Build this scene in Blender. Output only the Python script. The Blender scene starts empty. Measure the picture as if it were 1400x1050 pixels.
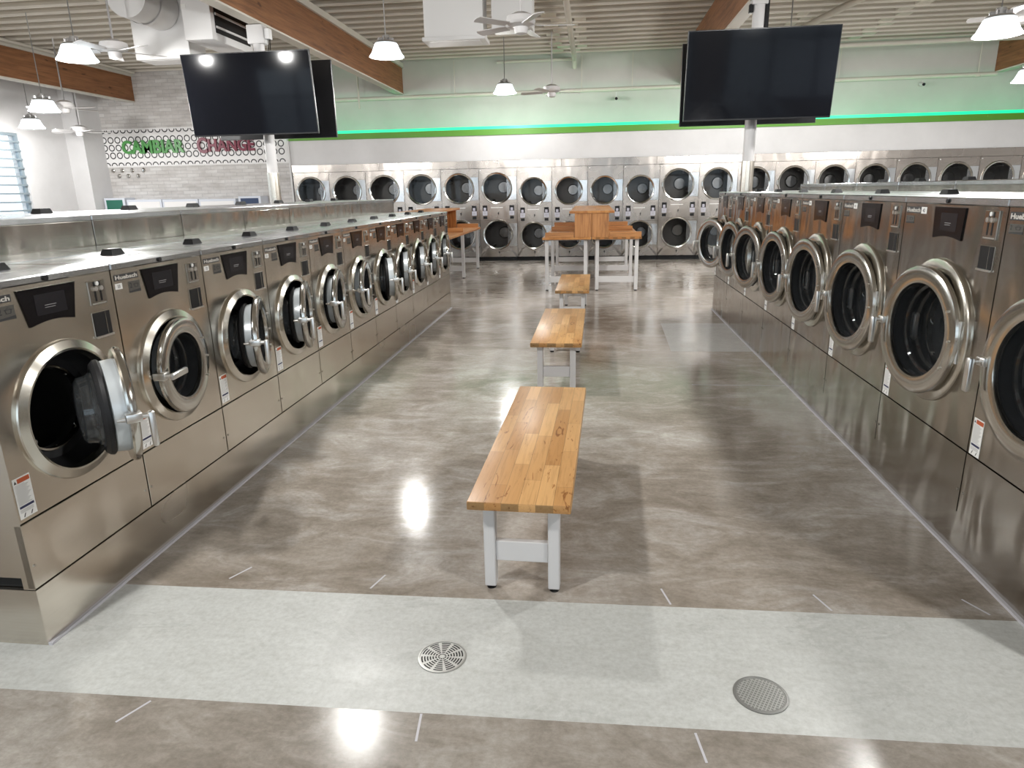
import bpy, bmesh, math, random
from mathutils import Matrix, Vector
random.seed(7)
PI = math.pi
SC = bpy.context.scene
COL = SC.collection

# ------------------------------------------------------------------ materials
def new_mat(name):
    m = bpy.data.materials.new(name); m.use_nodes = True
    nt = m.node_tree
    return m, nt, nt.nodes['Principled BSDF']

def N(nt, t, **kw):
    n = nt.nodes.new(t)
    for k, v in kw.items():
        if k in n.inputs.keys(): n.inputs[k].default_value = v
        else: setattr(n, k, v)
    return n

def plain(name, col, rough=.5, metal=0, spec=.5, emit=None, es=0):
    m, nt, b = new_mat(name)
    b.inputs['Base Color'].default_value = (*col, 1)
    b.inputs['Roughness'].default_value = rough
    b.inputs['Metallic'].default_value = metal
    b.inputs['Specular IOR Level'].default_value = spec
    if emit:
        b.inputs['Emission Color'].default_value = (*emit, 1)
        b.inputs['Emission Strength'].default_value = es
    return m

def coords(nt, scale=(1, 1, 1), rot=(0, 0, 0), kind='Object'):
    tc = N(nt, 'ShaderNodeTexCoord')
    mp = N(nt, 'ShaderNodeMapping')
    mp.inputs['Scale'].default_value = scale
    mp.inputs['Rotation'].default_value = rot
    nt.links.new(tc.outputs[kind], mp.inputs['Vector'])
    return mp.outputs['Vector']

def ramp(nt, fac, stops):
    r = N(nt, 'ShaderNodeValToRGB')
    e = r.color_ramp.elements
    while len(e) < len(stops): e.new(.5)
    for el, (p, c) in zip(e, stops):
        el.position = p; el.color = (*c, 1)
    nt.links.new(fac, r.inputs['Fac'])
    return r.outputs['Color']

def noise(nt, vec, scale, detail=4, rough=.55, dist=0):
    n = N(nt, 'ShaderNodeTexNoise')
    n.inputs['Scale'].default_value = scale; n.inputs['Detail'].default_value = detail
    n.inputs['Roughness'].default_value = rough; n.inputs['Distortion'].default_value = dist
    nt.links.new(vec, n.inputs['Vector'])
    return n.outputs['Fac']

def mixc(nt, fac, a, b, mode='MIX'):
    n = N(nt, 'ShaderNodeMix', data_type='RGBA', blend_type=mode)
    if isinstance(fac, float): n.inputs[0].default_value = fac
    else: nt.links.new(fac, n.inputs[0])
    for i, v in ((6, a), (7, b)):
        if isinstance(v, tuple): n.inputs[i].default_value = (*v, 1)
        else: nt.links.new(v, n.inputs[i])
    return n.outputs[2]

def bump(nt, b, h, strength, dist=.01):
    n = N(nt, 'ShaderNodeBump')
    n.inputs['Strength'].default_value = strength; n.inputs['Distance'].default_value = dist
    nt.links.new(h, n.inputs['Height']); nt.links.new(n.outputs['Normal'], b.inputs['Normal'])

def steel(name, col, rough, wave=.25, wscale=1.5):
    """brushed stainless sheet: faint brushing, sheet slightly wavy"""
    m, nt, b = new_mat(name)
    b.inputs['Metallic'].default_value = 1
    n = noise(nt, coords(nt, (1.2, 1.2, 60)), 3, 2)
    c = ramp(nt, n, [(.3, tuple(x*.97 for x in col)), (.7, tuple(min(1, x*1.02) for x in col))])
    nt.links.new(c, b.inputs['Base Color'])
    big = noise(nt, coords(nt, (1, 1, 1)), 1.7, 2)
    mr = N(nt, 'ShaderNodeMapRange'); mr.inputs[1].default_value = .3; mr.inputs[2].default_value = .7
    mr.inputs[3].default_value = rough*.8; mr.inputs[4].default_value = rough*1.2
    nt.links.new(big, mr.inputs[0]); nt.links.new(mr.outputs[0], b.inputs['Roughness'])
    geo = N(nt, 'ShaderNodeNewGeometry'); mp = N(nt, 'ShaderNodeMapping'); mp.inputs['Scale'].default_value = (wscale, wscale, wscale*.35)
    nt.links.new(geo.outputs['Position'], mp.inputs['Vector'])
    w = noise(nt, mp.outputs[0], 2.2, 1, .4, .3)
    bump(nt, b, w, wave, .05)
    return m

M = {}
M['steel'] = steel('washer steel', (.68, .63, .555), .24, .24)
M['steel_right'] = steel('shaded large washer steel', (.48, .45, .41), .17, .45, 2.2)  # darker than the left row: shade from the dim floor put into the colour
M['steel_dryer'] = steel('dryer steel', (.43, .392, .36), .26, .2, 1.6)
M['steel_top'] = steel('lid steel', (.64, .66, .68), .22, .35)
M['chrome'] = plain('polished chrome', (.66, .645, .61), .10, 1)
M['chrome_dark'] = plain('cast door metal', (.58, .565, .53), .15, 1)
M['ring_steel'] = plain('spun front ring steel', (.66, .635, .575), .19, 1)
M['alu'] = plain('cast aluminium', (.75, .74, .72), .28, 1)
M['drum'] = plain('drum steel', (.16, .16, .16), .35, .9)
M['rubber'] = plain('black rubber', (.011, .011, .012), .5, spec=.3)
M['black'] = plain('black plastic', (.010, .010, .011), .45, spec=.2)
M['dark_gap'] = plain('dark recess', (.01, .01, .01), .8)
M['display'] = plain('display glass', (.008, .007, .008), .16, spec=.25)
M['screen'] = plain('display screen', (.018, .017, .020), .22, spec=.25)
M['grey_ring'] = plain('pale door collar', (.62, .66, .68), .3, .25)
M['white_label'] = plain('white sticker', (.8, .8, .78), .5)
M['ink'] = plain('dark ink', (.02, .02, .022), .5)
M['ink_blue'] = plain('navy ink', (.02, .025, .08), .5)
M['orange_label'] = plain('orange warning band', (.45, .09, .03), .5)
M['grey_ink'] = plain('grey print', (.32, .32, .32), .5)
M['plate_dark'] = plain('dark price plate', (.10, .095, .085), .35, .3)
M['silver'] = plain('silver print', (.62, .60, .56), .4, .3)
M['white_paint'] = plain('white painted metal', (.63, .62, .62), .4)
M['lavender'] = plain('pale reader plastic', (.44, .43, .50), .4)
M['white_wall'] = plain('white wall paint', (.78, .77, .77), .7)
M['tv_body'] = plain('television bezel', (.008, .008, .009), .3)
M['tv_screen'] = plain('television screen', (.005, .0055, .008), .07, spec=.2)
M['green_paint'] = plain('green band paint', (.09, .27, .02), .5)
M['cable'] = plain('grey cable', (.35, .35, .34), .5)
M['duct'] = plain('white painted duct', (.70, .70, .70), .45)
M['led'] = plain('green light strip', (.02, .3, .15), .4, emit=(.0, 1, .42), es=1.0)
M['led_hidden'] = plain('hidden green glow', (.02, .3, .15), .4, emit=(.0, 1, .40), es=8)  # stronger unseen strip, added to cast the green glow on the wall
M['shade'] = plain('glowing acrylic shade', (.8, .85, .88), .3, emit=(.86, .95, 1), es=2.2)
M['lens'] = plain('lamp diffuser', (.8, .85, .88), .3, emit=(.9, .97, 1), es=4)
M['lamp_metal'] = plain('lamp metal', (.5, .5, .5), .35, .8)
M['red_letters'] = plain('dark red letters', (.16, .006, .03), .4)
M['green_letters'] = plain('green letters', (.06, .25, .055), .4)
M['kiosk'] = plain('pale kiosk', (.62, .65, .72), .4)
M['green_screen'] = plain('green kiosk face', (.02, .13, .09), .3)
M['blue_screen'] = plain('navy kiosk face', (.03, .05, .11), .3)
M['trim'] = plain('pale edge trim', (.50, .49, .52), .5)
M['cover_dark'] = plain('worn cover plate', (.20, .20, .19), .45, .5)
M['cast_iron'] = plain('drain metal', (.40, .40, .38), .4, .6)
M['frame_grey'] = plain('window frame', (.22, .27, .30), .5, .1)
M['red_outside'] = plain('red kerb paint', (.6, .12, .14), .6)
M['ground_outside'] = plain('pale pavement', (.55, .55, .55), .8)

def thin_glass(name, tint, refl=1.45, body=0.0, bodycol=(.6, .65, .68)):
    m, nt, b = new_mat(name)
    nt.nodes.remove(b)
    tr = N(nt, 'ShaderNodeBsdfTransparent'); tr.inputs[0].default_value = (*tint, 1)
    gl = N(nt, 'ShaderNodeBsdfGlossy'); gl.inputs['Roughness'].default_value = .03
    fr = N(nt, 'ShaderNodeFresnel'); 
    geo = N(nt, 'ShaderNodeNewGeometry'); mi = N(nt, 'ShaderNodeMapRange')
    mi.inputs[3].default_value = refl; mi.inputs[4].default_value = 1/refl
    nt.links.new(geo.outputs['Backfacing'], mi.inputs[0]); nt.links.new(mi.outputs[0], fr.inputs[0])
    mx = N(nt, 'ShaderNodeMixShader')
    nt.links.new(fr.outputs[0], mx.inputs[0]); nt.links.new(tr.outputs[0], mx.inputs[1]); nt.links.new(gl.outputs[0], mx.inputs[2])
    out = nt.nodes['Material Output']
    last = mx
    if body:
        df = N(nt, 'ShaderNodeBsdfDiffuse'); df.inputs[0].default_value = (*bodycol, 1)
        m2 = N(nt, 'ShaderNodeMixShader'); m2.inputs[0].default_value = body
        nt.links.new(mx.outputs[0], m2.inputs[1]); nt.links.new(df.outputs[0], m2.inputs[2]); last = m2
    nt.links.new(last.outputs[0], out.inputs[0])
    return m
M['glass'] = thin_glass('door glass', (.80, .82, .84), 1.62, .03)
M['dryer_glass'] = thin_glass('dryer glass', (.50, .49, .48), 1.36, .0)
M['pane'] = thin_glass('window glass', (.93, .96, .97), 1.45)

def mat_floor(name, base, dark, light, rough, scale=1.0, contrast=1.0, spec=.2):
    m, nt, b = new_mat(name)
    v = coords(nt, (1, 1, 1))
    big = noise(nt, coords(nt, (1, .8, 1)), .75*scale, 6, .62, .5)
    mid = noise(nt, coords(nt, (1.2, 2.3, 1)), 1.5*scale, 9, .72, .8)
    str_ = noise(nt, coords(nt, (1.6, 3.6, 1)), 4.2*scale, 10, .78, .6)
    fine = noise(nt, v, 42, 6, .7)
    k = .13/contrast
    c1 = ramp(nt, big, [(.5-k, dark), (.5, base), (.5+k, light)])
    c2 = ramp(nt, mid, [(.5-k, dark), (.5, base), (.5+k*1.1, light)])
    c = mixc(nt, .5, c1, c2)
    c3 = ramp(nt, str_, [(.36, tuple(x*.86 for x in (1, .985, .96))), (.5, (1, 1, 1)), (.66, (1.18, 1.18, 1.19))])
    c = mixc(nt, .8*contrast if contrast < 1 else .8, c, c3, 'MULTIPLY')
    sp = ramp(nt, fine, [(.30, (.80, .79, .78)), (.55, (1, 1, 1)), (.76, (1.14, 1.14, 1.14))])
    c = mixc(nt, .8, c, sp, 'MULTIPLY')
    nt.links.new(c, b.inputs['Base Color'])
    mr = N(nt, 'ShaderNodeMapRange'); mr.inputs[1].default_value = .3; mr.inputs[2].default_value = .7
    mr.inputs[3].default_value = rough*.7; mr.inputs[4].default_value = rough*1.5
    nt.links.new(mid, mr.inputs[0]); nt.links.new(mr.outputs[0], b.inputs['Roughness'])
    b.inputs['Specular IOR Level'].default_value = spec
    bump(nt, b, fine, .03, .004)
    return m
M['floor'] = mat_floor('polished concrete', (.325, .288, .247), (.205, .172, .138), (.55, .525, .495), .13)
M['floor_near'] = mat_floor('worn concrete', (.285, .256, .222), (.195, .170, .142), (.40, .375, .34), .16, 1.7, 1.0, .16)
M['floor_strip'] = mat_floor('new pale concrete', (.50, .51, .49), (.44, .445, .425), (.56, .575, .555), .3, .9, .5)

M['floor_patch'] = mat_floor('patched concrete', (.50, .50, .49), (.42, .42, .41), (.58, .58, .57), .15, 1.2, .6)

def mat_butcher(name, cols, grain_dark, row=.072, length=.42, rough=.34):
    m, nt, b = new_mat(name)
    tc = N(nt, 'ShaderNodeTexCoord'); mp = N(nt, 'ShaderNodeMapping')
    mp.inputs['Rotation'].default_value = (0, 0, PI/2)
    nt.links.new(tc.outputs['Object'], mp.inputs['Vector'])
    def brick(seedoff, c1, c2):
        br = N(nt, 'ShaderNodeTexBrick'); br.offset = .43; br.offset_frequency = 2; br.squash = 1.35; br.squash_frequency = 3
        br.inputs['Scale'].default_value = 1
        br.inputs['Mortar Size'].default_value = .0011; br.inputs['Mortar Smooth'].default_value = .1
        br.inputs['Brick Width'].default_value = length; br.inputs['Row Height'].default_value = row
        br.inputs['Bias'].default_value = seedoff
        br.inputs['Color1'].default_value = (*c1, 1); br.inputs['Color2'].default_value = (*c2, 1)
        br.inputs['Mortar'].default_value = (*[x*.45 for x in c1], 1)
        nt.links.new(mp.outputs[0], br.inputs['Vector'])
        return br.outputs['Color']
    c = brick(0, cols[0], cols[1])
    g = noise(nt, coords(nt, (34, 2.2, 34)), 1.6, 6, .65, .8)
    gr = ramp(nt, g, [(.30, (.70, .66, .60)), (.5, (1, 1, 1)), (.75, (1.1, 1.08, 1.05))])
    c = mixc(nt, .75, c, gr, 'MULTIPLY')
    k = noise(nt, coords(nt, (16, 3.0, 16)), 1.3, 3, .5, 2.2)
    kr = ramp(nt, k, [(.66, (1, 1, 1)), (.70, grain_dark), (.72, grain_dark), (.75, (1, 1, 1))])
    c = mixc(nt, .8, c, kr, 'MULTIPLY')
    nt.links.new(c, b.inputs['Base Color'])
    b.inputs['Roughness'].default_value = rough; b.inputs['Specular IOR Level'].default_value = .3
    bump(nt, b, g, .04, .003)
    return m
M['butcher'] = mat_butcher('maple butcher block', ((.62, .365, .155), (.42, .21, .072)), (.42, .26, .14))
M['table_wood'] = mat_butcher('table butcher block', ((.52, .25, .085), (.38, .155, .05)), (.45, .28, .16))
def mat_panel(name, sc=(14, 14, 1)):
    m, nt, b = new_mat(name)
    v = coords(nt, sc)
    g = noise(nt, v, 2.0, 5, .6, .4)
    c = ramp(nt, g, [(.3, (.22, .085, .025)), (.5, (.42, .185, .06)), (.7, (.52, .25, .09))])
    nt.links.new(c, b.inputs['Base Color']); b.inputs['Roughness'].default_value = .35
    return m
M['panel_wood'] = mat_panel('upright stave panel')
M['board_wood'] = mat_panel('divider board', (1, 14, 30))
def mat_beam():
    m, nt, b = new_mat('glulam timber')
    g = noise(nt, coords(nt, (5, .5, 9)), 2.5, 7, .65, .6)
    c = ramp(nt, g, [(.28, (.12, .048, .018)), (.5, (.235, .098, .038)), (.72, (.31, .14, .058))])
    k = noise(nt, coords(nt, (3, 1.6, 4.5)), 2.2, 2, .4, .4)
    kr = ramp(nt, k, [(.24, (.35, .28, .22)), (.30, (1, 1, 1)), (1, (1, 1, 1))])
    c = mixc(nt, .9, c, kr, 'MULTIPLY')
    nt.links.new(c, b.inputs['Base Color']); b.inputs['Roughness'].default_value = .6
    return m
M['beam'] = mat_beam()
def mat_brickwall():
    m, nt, b = new_mat('pale stacked brick')
    tc = N(nt, 'ShaderNodeTexCoord'); mp = N(nt, 'ShaderNodeMapping'); mp.inputs['Rotation'].default_value = (PI/2, 0, 0)
    nt.links.new(tc.outputs['Object'], mp.inputs['Vector'])
    br = N(nt, 'ShaderNodeTexBrick')
    br.inputs['Scale'].default_value = 1; br.inputs['Brick Width'].default_value = .34; br.inputs['Row Height'].default_value = .085
    br.inputs['Mortar Size'].default_value = .006
    br.inputs['Color1'].default_value = (.60, .59, .58, 1); br.inputs['Color2'].default_value = (.50, .48, .47, 1); br.inputs['Mortar'].default_value = (.42, .41, .41, 1)
    nt.links.new(mp.outputs[0], br.inputs['Vector'])
    g = noise(nt, coords(nt, (1.2, 1, 3.5)), 2.2, 6, .65)
    gr = ramp(nt, g, [(.3, (.82, .80, .78)), (.7, (1.12, 1.12, 1.12))])
    c = mixc(nt, 1.0, br.outputs['Color'], gr, 'MULTIPLY')
    nt.links.new(c, b.inputs['Base Color']); b.inputs['Roughness'].default_value = .7
    bump(nt, b, br.outputs['Fac'], -.3, .01)
    return m
M['brickwall'] = mat_brickwall()
def mat_painted(name, col, var=.06, rough=.7):
    m, nt, b = new_mat(name)
    g = noise(nt, coords(nt), 1.1, 5, .6)
    c = ramp(nt, g, [(.3, tuple(x*(1-var) for x in col)), (.7, tuple(x*(1+var) for x in col))])
    nt.links.new(c, b.inputs['Base Color']); b.inputs['Roughness'].default_value = rough
    return m
M['wall'] = mat_painted('white wall', (.60, .595, .60))
M['wall_upper'] = mat_painted('upper wall', (.52, .52, .49))
M['ceiling'] = mat_painted('shaded deck paint', (.54, .495, .42), .06)  # deck and joist webs kept darker, shade put into the paint colour
M['joist'] = mat_painted('lamplit joist paint', (.72, .68, .61), .05)  # lighter than the deck: lamp light on joist bottoms put into the colour
M['ledger'] = mat_painted('painted ledger', (.60, .57, .51), .05)

# ------------------------------------------------------------------ mesh builder
class MB:
    def __init__(s): s.v = []; s.f = []; s.mi = []; s.sm = []; s.mats = []
    def slot(s, m):
        m = M[m] if isinstance(m, str) else m
        if m not in s.mats: s.mats.append(m)
        return s.mats.index(m)
    def add(s, vs, fs, m, smooth=False, mx=None):
        o = len(s.v); k = s.slot(m)
        s.v += [tuple(mx @ Vector(p)) if mx else tuple(p) for p in vs]
        for f in fs:
            s.f.append(tuple(i+o for i in f)); s.mi.append(k); s.sm.append(smooth)
        return s
    def box(s, x0, x1, y0, y1, z0, z1, m, bev=0, mx=None, seg=1):
        if bev <= 0:
            vs = [(x, y, z) for x in (x0, x1) for y in (y0, y1) for z in (z0, z1)]
            fs = [(0, 1, 3, 2), (4, 6, 7, 5), (0, 4, 5, 1), (2, 3, 7, 6), (0, 2, 6, 4), (1, 5, 7, 3)]
            return s.add(vs, fs, m, False, mx)
        bm = bmesh.new(); bmesh.ops.create_cube(bm, size=1)
        for v in bm.verts:
            v.co = ((x0+x1)/2+v.co.x*(x1-x0), (y0+y1)/2+v.co.y*(y1-y0), (z0+z1)/2+v.co.z*(z1-z0))
        bmesh.ops.bevel(bm, geom=list(bm.edges), offset=bev, segments=seg, affect='EDGES', profile=.5)
        bm.verts.index_update()
        vs = [tuple(v.co) for v in bm.verts]; fs = [tuple(v.index for v in f.verts) for f in bm.faces]
        bm.free()
        return s.add(vs, fs, m, seg > 1, mx)
    def lathe(s, prof, c, m, axis='z', seg=40, closed=False, a0=0, a1=2*PI):
        """revolve profile of (radius, height) about an axis through c"""
        full = abs(a1-a0-2*PI) < 1e-6
        n = seg if full else seg+1
        vs = []; np_ = len(prof)
        for k in range(n):
            a = a0+(a1-a0)*k/seg; ca, sa = math.cos(a), math.sin(a)
            for r, h in prof:
                if axis == 'z': vs.append((c[0]+r*ca, c[1]+r*sa, c[2]+h))
                elif axis == 'y': vs.append((c[0]+r*ca, c[1]+h, c[2]+r*sa))
                else: vs.append((c[0]+h, c[1]+r*ca, c[2]+r*sa))
        fs = []
        for k in range(seg):
            k2 = (k+1) % n
            for i in range(np_-1 if not closed else np_):
                j = (i+1) % np_
                fs.append((k*np_+i, k2*np_+i, k2*np_+j, k*np_+j))
        return s.add(vs, fs, m, True)
    def cyl(s, p0, p1, r, m, seg=16, r1=None, caps=True):
        p0, p1 = Vector(p0), Vector(p1); d = (p1-p0)
        q = d.to_track_quat('Z', 'Y'); r1 = r if r1 is None else r1
        vs = []; 
        for (p, rr) in ((p0, r), (p1, r1)):
            for k in range(seg):
                a = 2*PI*k/seg
                vs.append(tuple(p+q @ Vector((rr*math.cos(a), rr*math.sin(a), 0))))
        fs = [(k, (k+1) % seg, seg+(k+1) % seg, seg+k) for k in range(seg)]
        s.add(vs, fs, m, True)
        if caps:
            s.add(vs, [tuple(range(seg))[::-1], tuple(range(seg, 2*seg))], m, False)
        return s
    def tube(s, pts, r, m, seg=8):
        for a, b in zip(pts[:-1], pts[1:]): s.cyl(a, b, r, m, seg)
        return s
    def prism(s, poly, y0, y1, m, mx=None):
        """polygon in x,z extruded along y"""
        n = len(poly)
        vs = [(x, y0, z) for x, z in poly]+[(x, y1, z) for x, z in poly]
        fs = [tuple(range(n)), tuple(range(n, 2*n))[::-1]]+[(k, n+k, n+(k+1) % n, (k+1) % n) for k in range(n)]
        return s.add(vs, fs, m, False, mx)
    def plate_hole(s, x0, x1, z0, z1, cx, cz, r, y, m, seg=64, back=None):
        an = [2*PI*k/seg for k in range(seg)]
        for X, Z in ((x0, z0), (x1, z0), (x1, z1), (x0, z1)):
            an.append(math.atan2(Z-cz, X-cx) % (2*PI))
        an = sorted(set(round(a, 6) for a in an))
        ins, outs = [], []
        for a in an:
            c, q = math.cos(a), math.sin(a); t = 1e9
            if c > 1e-9: t = min(t, (x1-cx)/c)
            if c < -1e-9: t = min(t, (x0-cx)/c)
            if q > 1e-9: t = min(t, (z1-cz)/q)
            if q < -1e-9: t = min(t, (z0-cz)/q)
            ins.append((cx+r*c, y, cz+r*q)); outs.append((cx+t*c, y, cz+t*q))
        n = len(an)
        s.add(ins+outs, [(k, (k+1) % n, n+(k+1) % n, n+k) for k in range(n)], m)
        return s
    def text(s, txt, x, z, h, y, m, bold=0.0, align='LEFT', width=None, depth=0.0, mx=None):
        """text in the x,z plane at depth y, h = cap height"""
        cu = bpy.data.curves.new('lettering', 'FONT'); cu.body = txt; cu.size = 1; cu.align_x = align
        cu.offset = bold; cu.extrude = depth/h*.7 if depth else 0; cu.resolution_u = 3
        o = bpy.data.objects.new('lettering', cu); COL.objects.link(o)
        dg = bpy.context.evaluated_depsgraph_get(); dg.update()
        me = bpy.data.meshes.new_from_object(o.evaluated_get(dg))
        k = h/.70
        xs = [v.co.x for v in me.vertices]
        kx = k if width is None else width/(max(xs)-min(xs))
        x_off = 0 if width is None else -min(xs)*kx
        vs = [(x+x_off+v.co.x*kx, y-v.co.z*k, z+v.co.y*k) for v in me.vertices]
        fs = [tuple(p.vertices) for p in me.polygons]
        s.add(vs, fs, m, False, mx)
        bpy.data.objects.remove(o); bpy.data.curves.remove(cu); bpy.data.meshes.remove(me)
        return s
    def mesh(s, name, sharp=27):
        me = bpy.data.meshes.new(name)
        me.from_pydata(s.v, [], s.f)
        for m in s.mats: me.materials.append(m)
        me.polygons.foreach_set('material_index', s.mi)
        me.polygons.foreach_set('use_smooth', s.sm)
        me.update()
        bm = bmesh.new(); bm.from_mesh(me)
        bmesh.ops.remove_doubles(bm, verts=bm.verts, dist=1e-6)
        bmesh.ops.recalc_face_normals(bm, faces=bm.faces)
        bm.to_mesh(me); bm.free()
        if any(s.sm): me.set_sharp_from_angle(angle=math.radians(sharp))
        return me
    def build(s, name, parent=None, loc=None):
        o = bpy.data.objects.new(name, s.mesh(name)); COL.objects.link(o)
        if loc is not None: o.location = loc
        if parent: o.parent = parent
        return o

def thing(name, label, cat, loc=(0, 0, 0), rz=0, group=None):
    o = bpy.data.objects.new(name, None); COL.objects.link(o)
    o.empty_display_size = .1
    o.location = loc; o.rotation_euler = (0, 0, rz)
    return tag(o, label, cat, group)
def tag(o, label, cat, group=None):
    o['label'] = label; o['category'] = cat
    if group: o['group'] = group
    return o
def struct(o): o['kind'] = 'structure'; return o
KIDS = {}
def kids(o): return list(o.children)
def dup(root, loc, rz, label, group=None):
    r = root.copy(); COL.objects.link(r); r.location = loc; r.rotation_euler = (0, 0, rz); r['label'] = label
    if group: r['group'] = group
    for ch in kids(root):
        c = ch.copy(); COL.objects.link(c); c.parent = r
        for g in kids(ch):
            d = g.copy(); COL.objects.link(d); d.parent = c
    return r
def child(o, base):
    for c in o.children:
        if c.name.split('.')[0] == base: return c
ORD = ['first', 'second', 'third', 'fourth', 'fifth', 'sixth', 'seventh', 'eighth', 'ninth', 'tenth', 'eleventh', 'twelfth', 'thirteenth',
       'fourteenth', 'fifteenth', 'sixteenth', 'seventeenth', 'eighteenth', 'nineteenth', 'twentieth', 'twenty-first']

# ------------------------------------------------------------------ camera (solved from the photograph)
cam_d = bpy.data.cameras.new('camera'); cam = bpy.data.objects.new('camera', cam_d); COL.objects.link(cam)
cam_d.sensor_width = 36; cam_d.lens = 23.892; cam_d.clip_start = .05; cam_d.clip_end = 300
fw = Vector((-.11464591, .95503406, -.2734342)); rt = Vector((.99332933, .11363783, -.01957744)); up = Vector((-.01237535, .27385468, .96169146))
mw = Matrix.Identity(4)
for i in range(3):
    mw[i][0] = rt[i]; mw[i][1] = up[i]; mw[i][2] = -fw[i]
mw[0][3], mw[1][3], mw[2][3] = 0, 0, 1.7
cam.matrix_world = mw
SC.camera = cam

# ------------------------------------------------------------------ the room
XW, XE, YF, YB, ZC = -13.2, 12.5, -4.5, 17.9, 4.98
YBR = 17.5                                   # face of the brick wall
s0 = lambda x: 2.551+.0128*x                 # far edge of the pale strip
s1 = lambda x: 1.872+.0145*x                 # near edge of the pale strip
fl = MB()
fl.add([(XW, YF, 0), (XE, YF, 0), (XE, s1(XE), 0), (XW, s1(XW), 0)], [(0, 1, 2, 3)], 'floor_near')
fl.add([(XW, s1(XW), 0), (XE, s1(XE), 0), (XE, s0(XE), 0), (XW, s0(XW), 0)], [(0, 1, 2, 3)], 'floor_strip')
fl.add([(XW, s0(XW), 0), (XE, s0(XE), 0), (XE, YB+.4, 0), (XW, YB+.4, 0)], [(0, 1, 2, 3)], 'floor')
fl.add([(XW, YF, -.3), (XE, YF, -.3), (XE, YB+.4, -.3), (XW, YB+.4, -.3)], [(0, 1, 2, 3)], 'floor_near')
struct(fl.build('floor'))
fp = MB().add([(.86, 7.3, .0006), (1.71, 7.3, .0006), (1.71, 8.9, .0006), (.90, 8.9, .0006)], [(0, 1, 2, 3)], 'floor_patch')
struct(fp.build('floor_patch'))
mk = MB().box(.9, 1.70, 5.98, 5.992, 0, .0008, 'trim')
for (x, y, a) in ((.335, 2.63, .25), (.985, 2.64, .35), (1.60, 2.66, .5), (-1.62, 2.66, -.5), (-.95, 2.64, -.3), (-1.55, 1.78, -.5), (-.55, 1.80, .1), (.36, 1.80, .15)):
    mx = Matrix.Translation((x, y, 0)) @ Matrix.Rotation(a, 4, 'Z'); mk.box(-.004, .004, -.06, .06, 0, .0008, 'trim', 0, mx)
struct(mk.build('floor_joint'))
struct(MB().box(XW-.3, XE+.3, YF-.3, YB+.4, ZC, ZC+.2, 'ceiling').build('ceiling'))
struct(MB().box(XW-.3, XE+.3, YB, YB+.3, 0, ZC, 'wall_upper').build('wall_back'))
struct(MB().box(XW, -7.60, YBR, YB, 0, ZC, 'brickwall').build('wall_brick'))
struct(MB().box(XE, XE+.3, YF-.3, YB, 0, ZC, 'wall').build('wall_right'))
# soffit above the dryers: plain wall flush with the dryer tops, green band on its upper edge
struct(MB().box(-7.56, XE, 17.26, YB, 2.42, 3.0, 'wall').build('wall_soffit'))
struct(MB().box(-7.56, XE, 17.22, 17.30, 3.0, 3.135, 'green_paint').build('trim_green'))
struct(MB().box(-7.60, -7.56, 17.2, YB, 0, 3.0, 'wall').build('trim_jamb'))
# left wall with its windows
wins = [(11.2, 15.3), (5.6, 9.8), (-.4, 4.0)]
WZ0, WZ1 = .9, 3.2
wl = MB(); edges = [YF-.3]
for a, b in sorted(wins): edges += [a, b]
edges.append(YB)
for i in range(0, len(edges), 2): wl.box(XW-.3, XW, edges[i], edges[i+1], 0, ZC, 'wall')
for a, b in wins:
    wl.box(XW-.3, XW, a, b, 0, WZ0, 'wall'); wl.box(XW-.3, XW, a, b, WZ1, ZC, 'wall')
struct(wl.build('wall_left'))
def window_x(n, a, b):
    w = MB(); x0, x1 = XW-.14, XW-.06
    for y in (a, b-.06): w.box(x0, x1, y, y+.06, WZ0, WZ1, 'frame_grey')
    for z in (WZ0, WZ1-.06): w.box(x0, x1, a+.06, b-.06, z, z+.06, 'frame_grey')
    k = a+.06+(b-a)/4
    for q in (1, 2, 3):
        y = a+(b-a)*q/4; w.box(x0, x1, y-.045, y+.045, WZ0+.06, WZ1-.06, 'frame_grey')
    nb = 12
    for q in range(1, nb):
        z = WZ0+(WZ1-WZ0)*q/nb; w.box(XW-.045, XW-.02, a+.02, b-.02, z-.02, z+.02, 'frame_grey')
    o = struct(w.build('window_%d' % n))
    struct(MB().box(XW-.105, XW-.095, a+.05, b-.05, WZ0+.05, WZ1-.05, 'pane').build('window_glass', o))
for i, (a, b) in enumerate(wins): window_x(i+1, a, b)
struct(MB().box(XW, -12.72, 16.75, YBR, 0, ZC, 'wall').build('wall_pier'))
# storefront behind the camera
wf = MB(); fx = [(-11.5, -7.3), (-6.3, -2.1), (-1.1, 3.1), (4.1, 8.3)]
ed = [XW]; 
for a, b in fx: ed += [a, b]
ed.append(XE)
for i in range(0, len(ed), 2): wf.box(ed[i], ed[i+1], YF-.3, YF, 0, ZC, 'wall')
for a, b in fx:
    wf.box(a, b, YF-.3, YF, 0, .5, 'wall'); wf.box(a, b, YF-.3, YF, 3.3, ZC, 'wall')
struct(wf.build('wall_front'))
for i, (a, b) in enumerate(fx):
    w = MB(); y0, y1 = YF-.18, YF-.10
    for x in (a, b-.08): w.box(x, x+.08, y0, y1, .5, 3.3, 'black')
    for z in (.5, 3.22): w.box(a+.08, b-.08, y0, y1, z, z+.08, 'black')
    for q in (1, 2): 
        x = a+(b-a)*q/3; w.box(x-.04, x+.04, y0, y1, .58, 3.22, 'black')
    w.box(a+.08, b-.08, y0, y1, 2.3, 2.38, 'black')
    o = struct(w.build('window_%d' % (i+4)))
    struct(MB().box(a+.05, b-.05, YF-.145, YF-.135, .55, 3.25, 'pane').build('window_glass', o))
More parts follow.
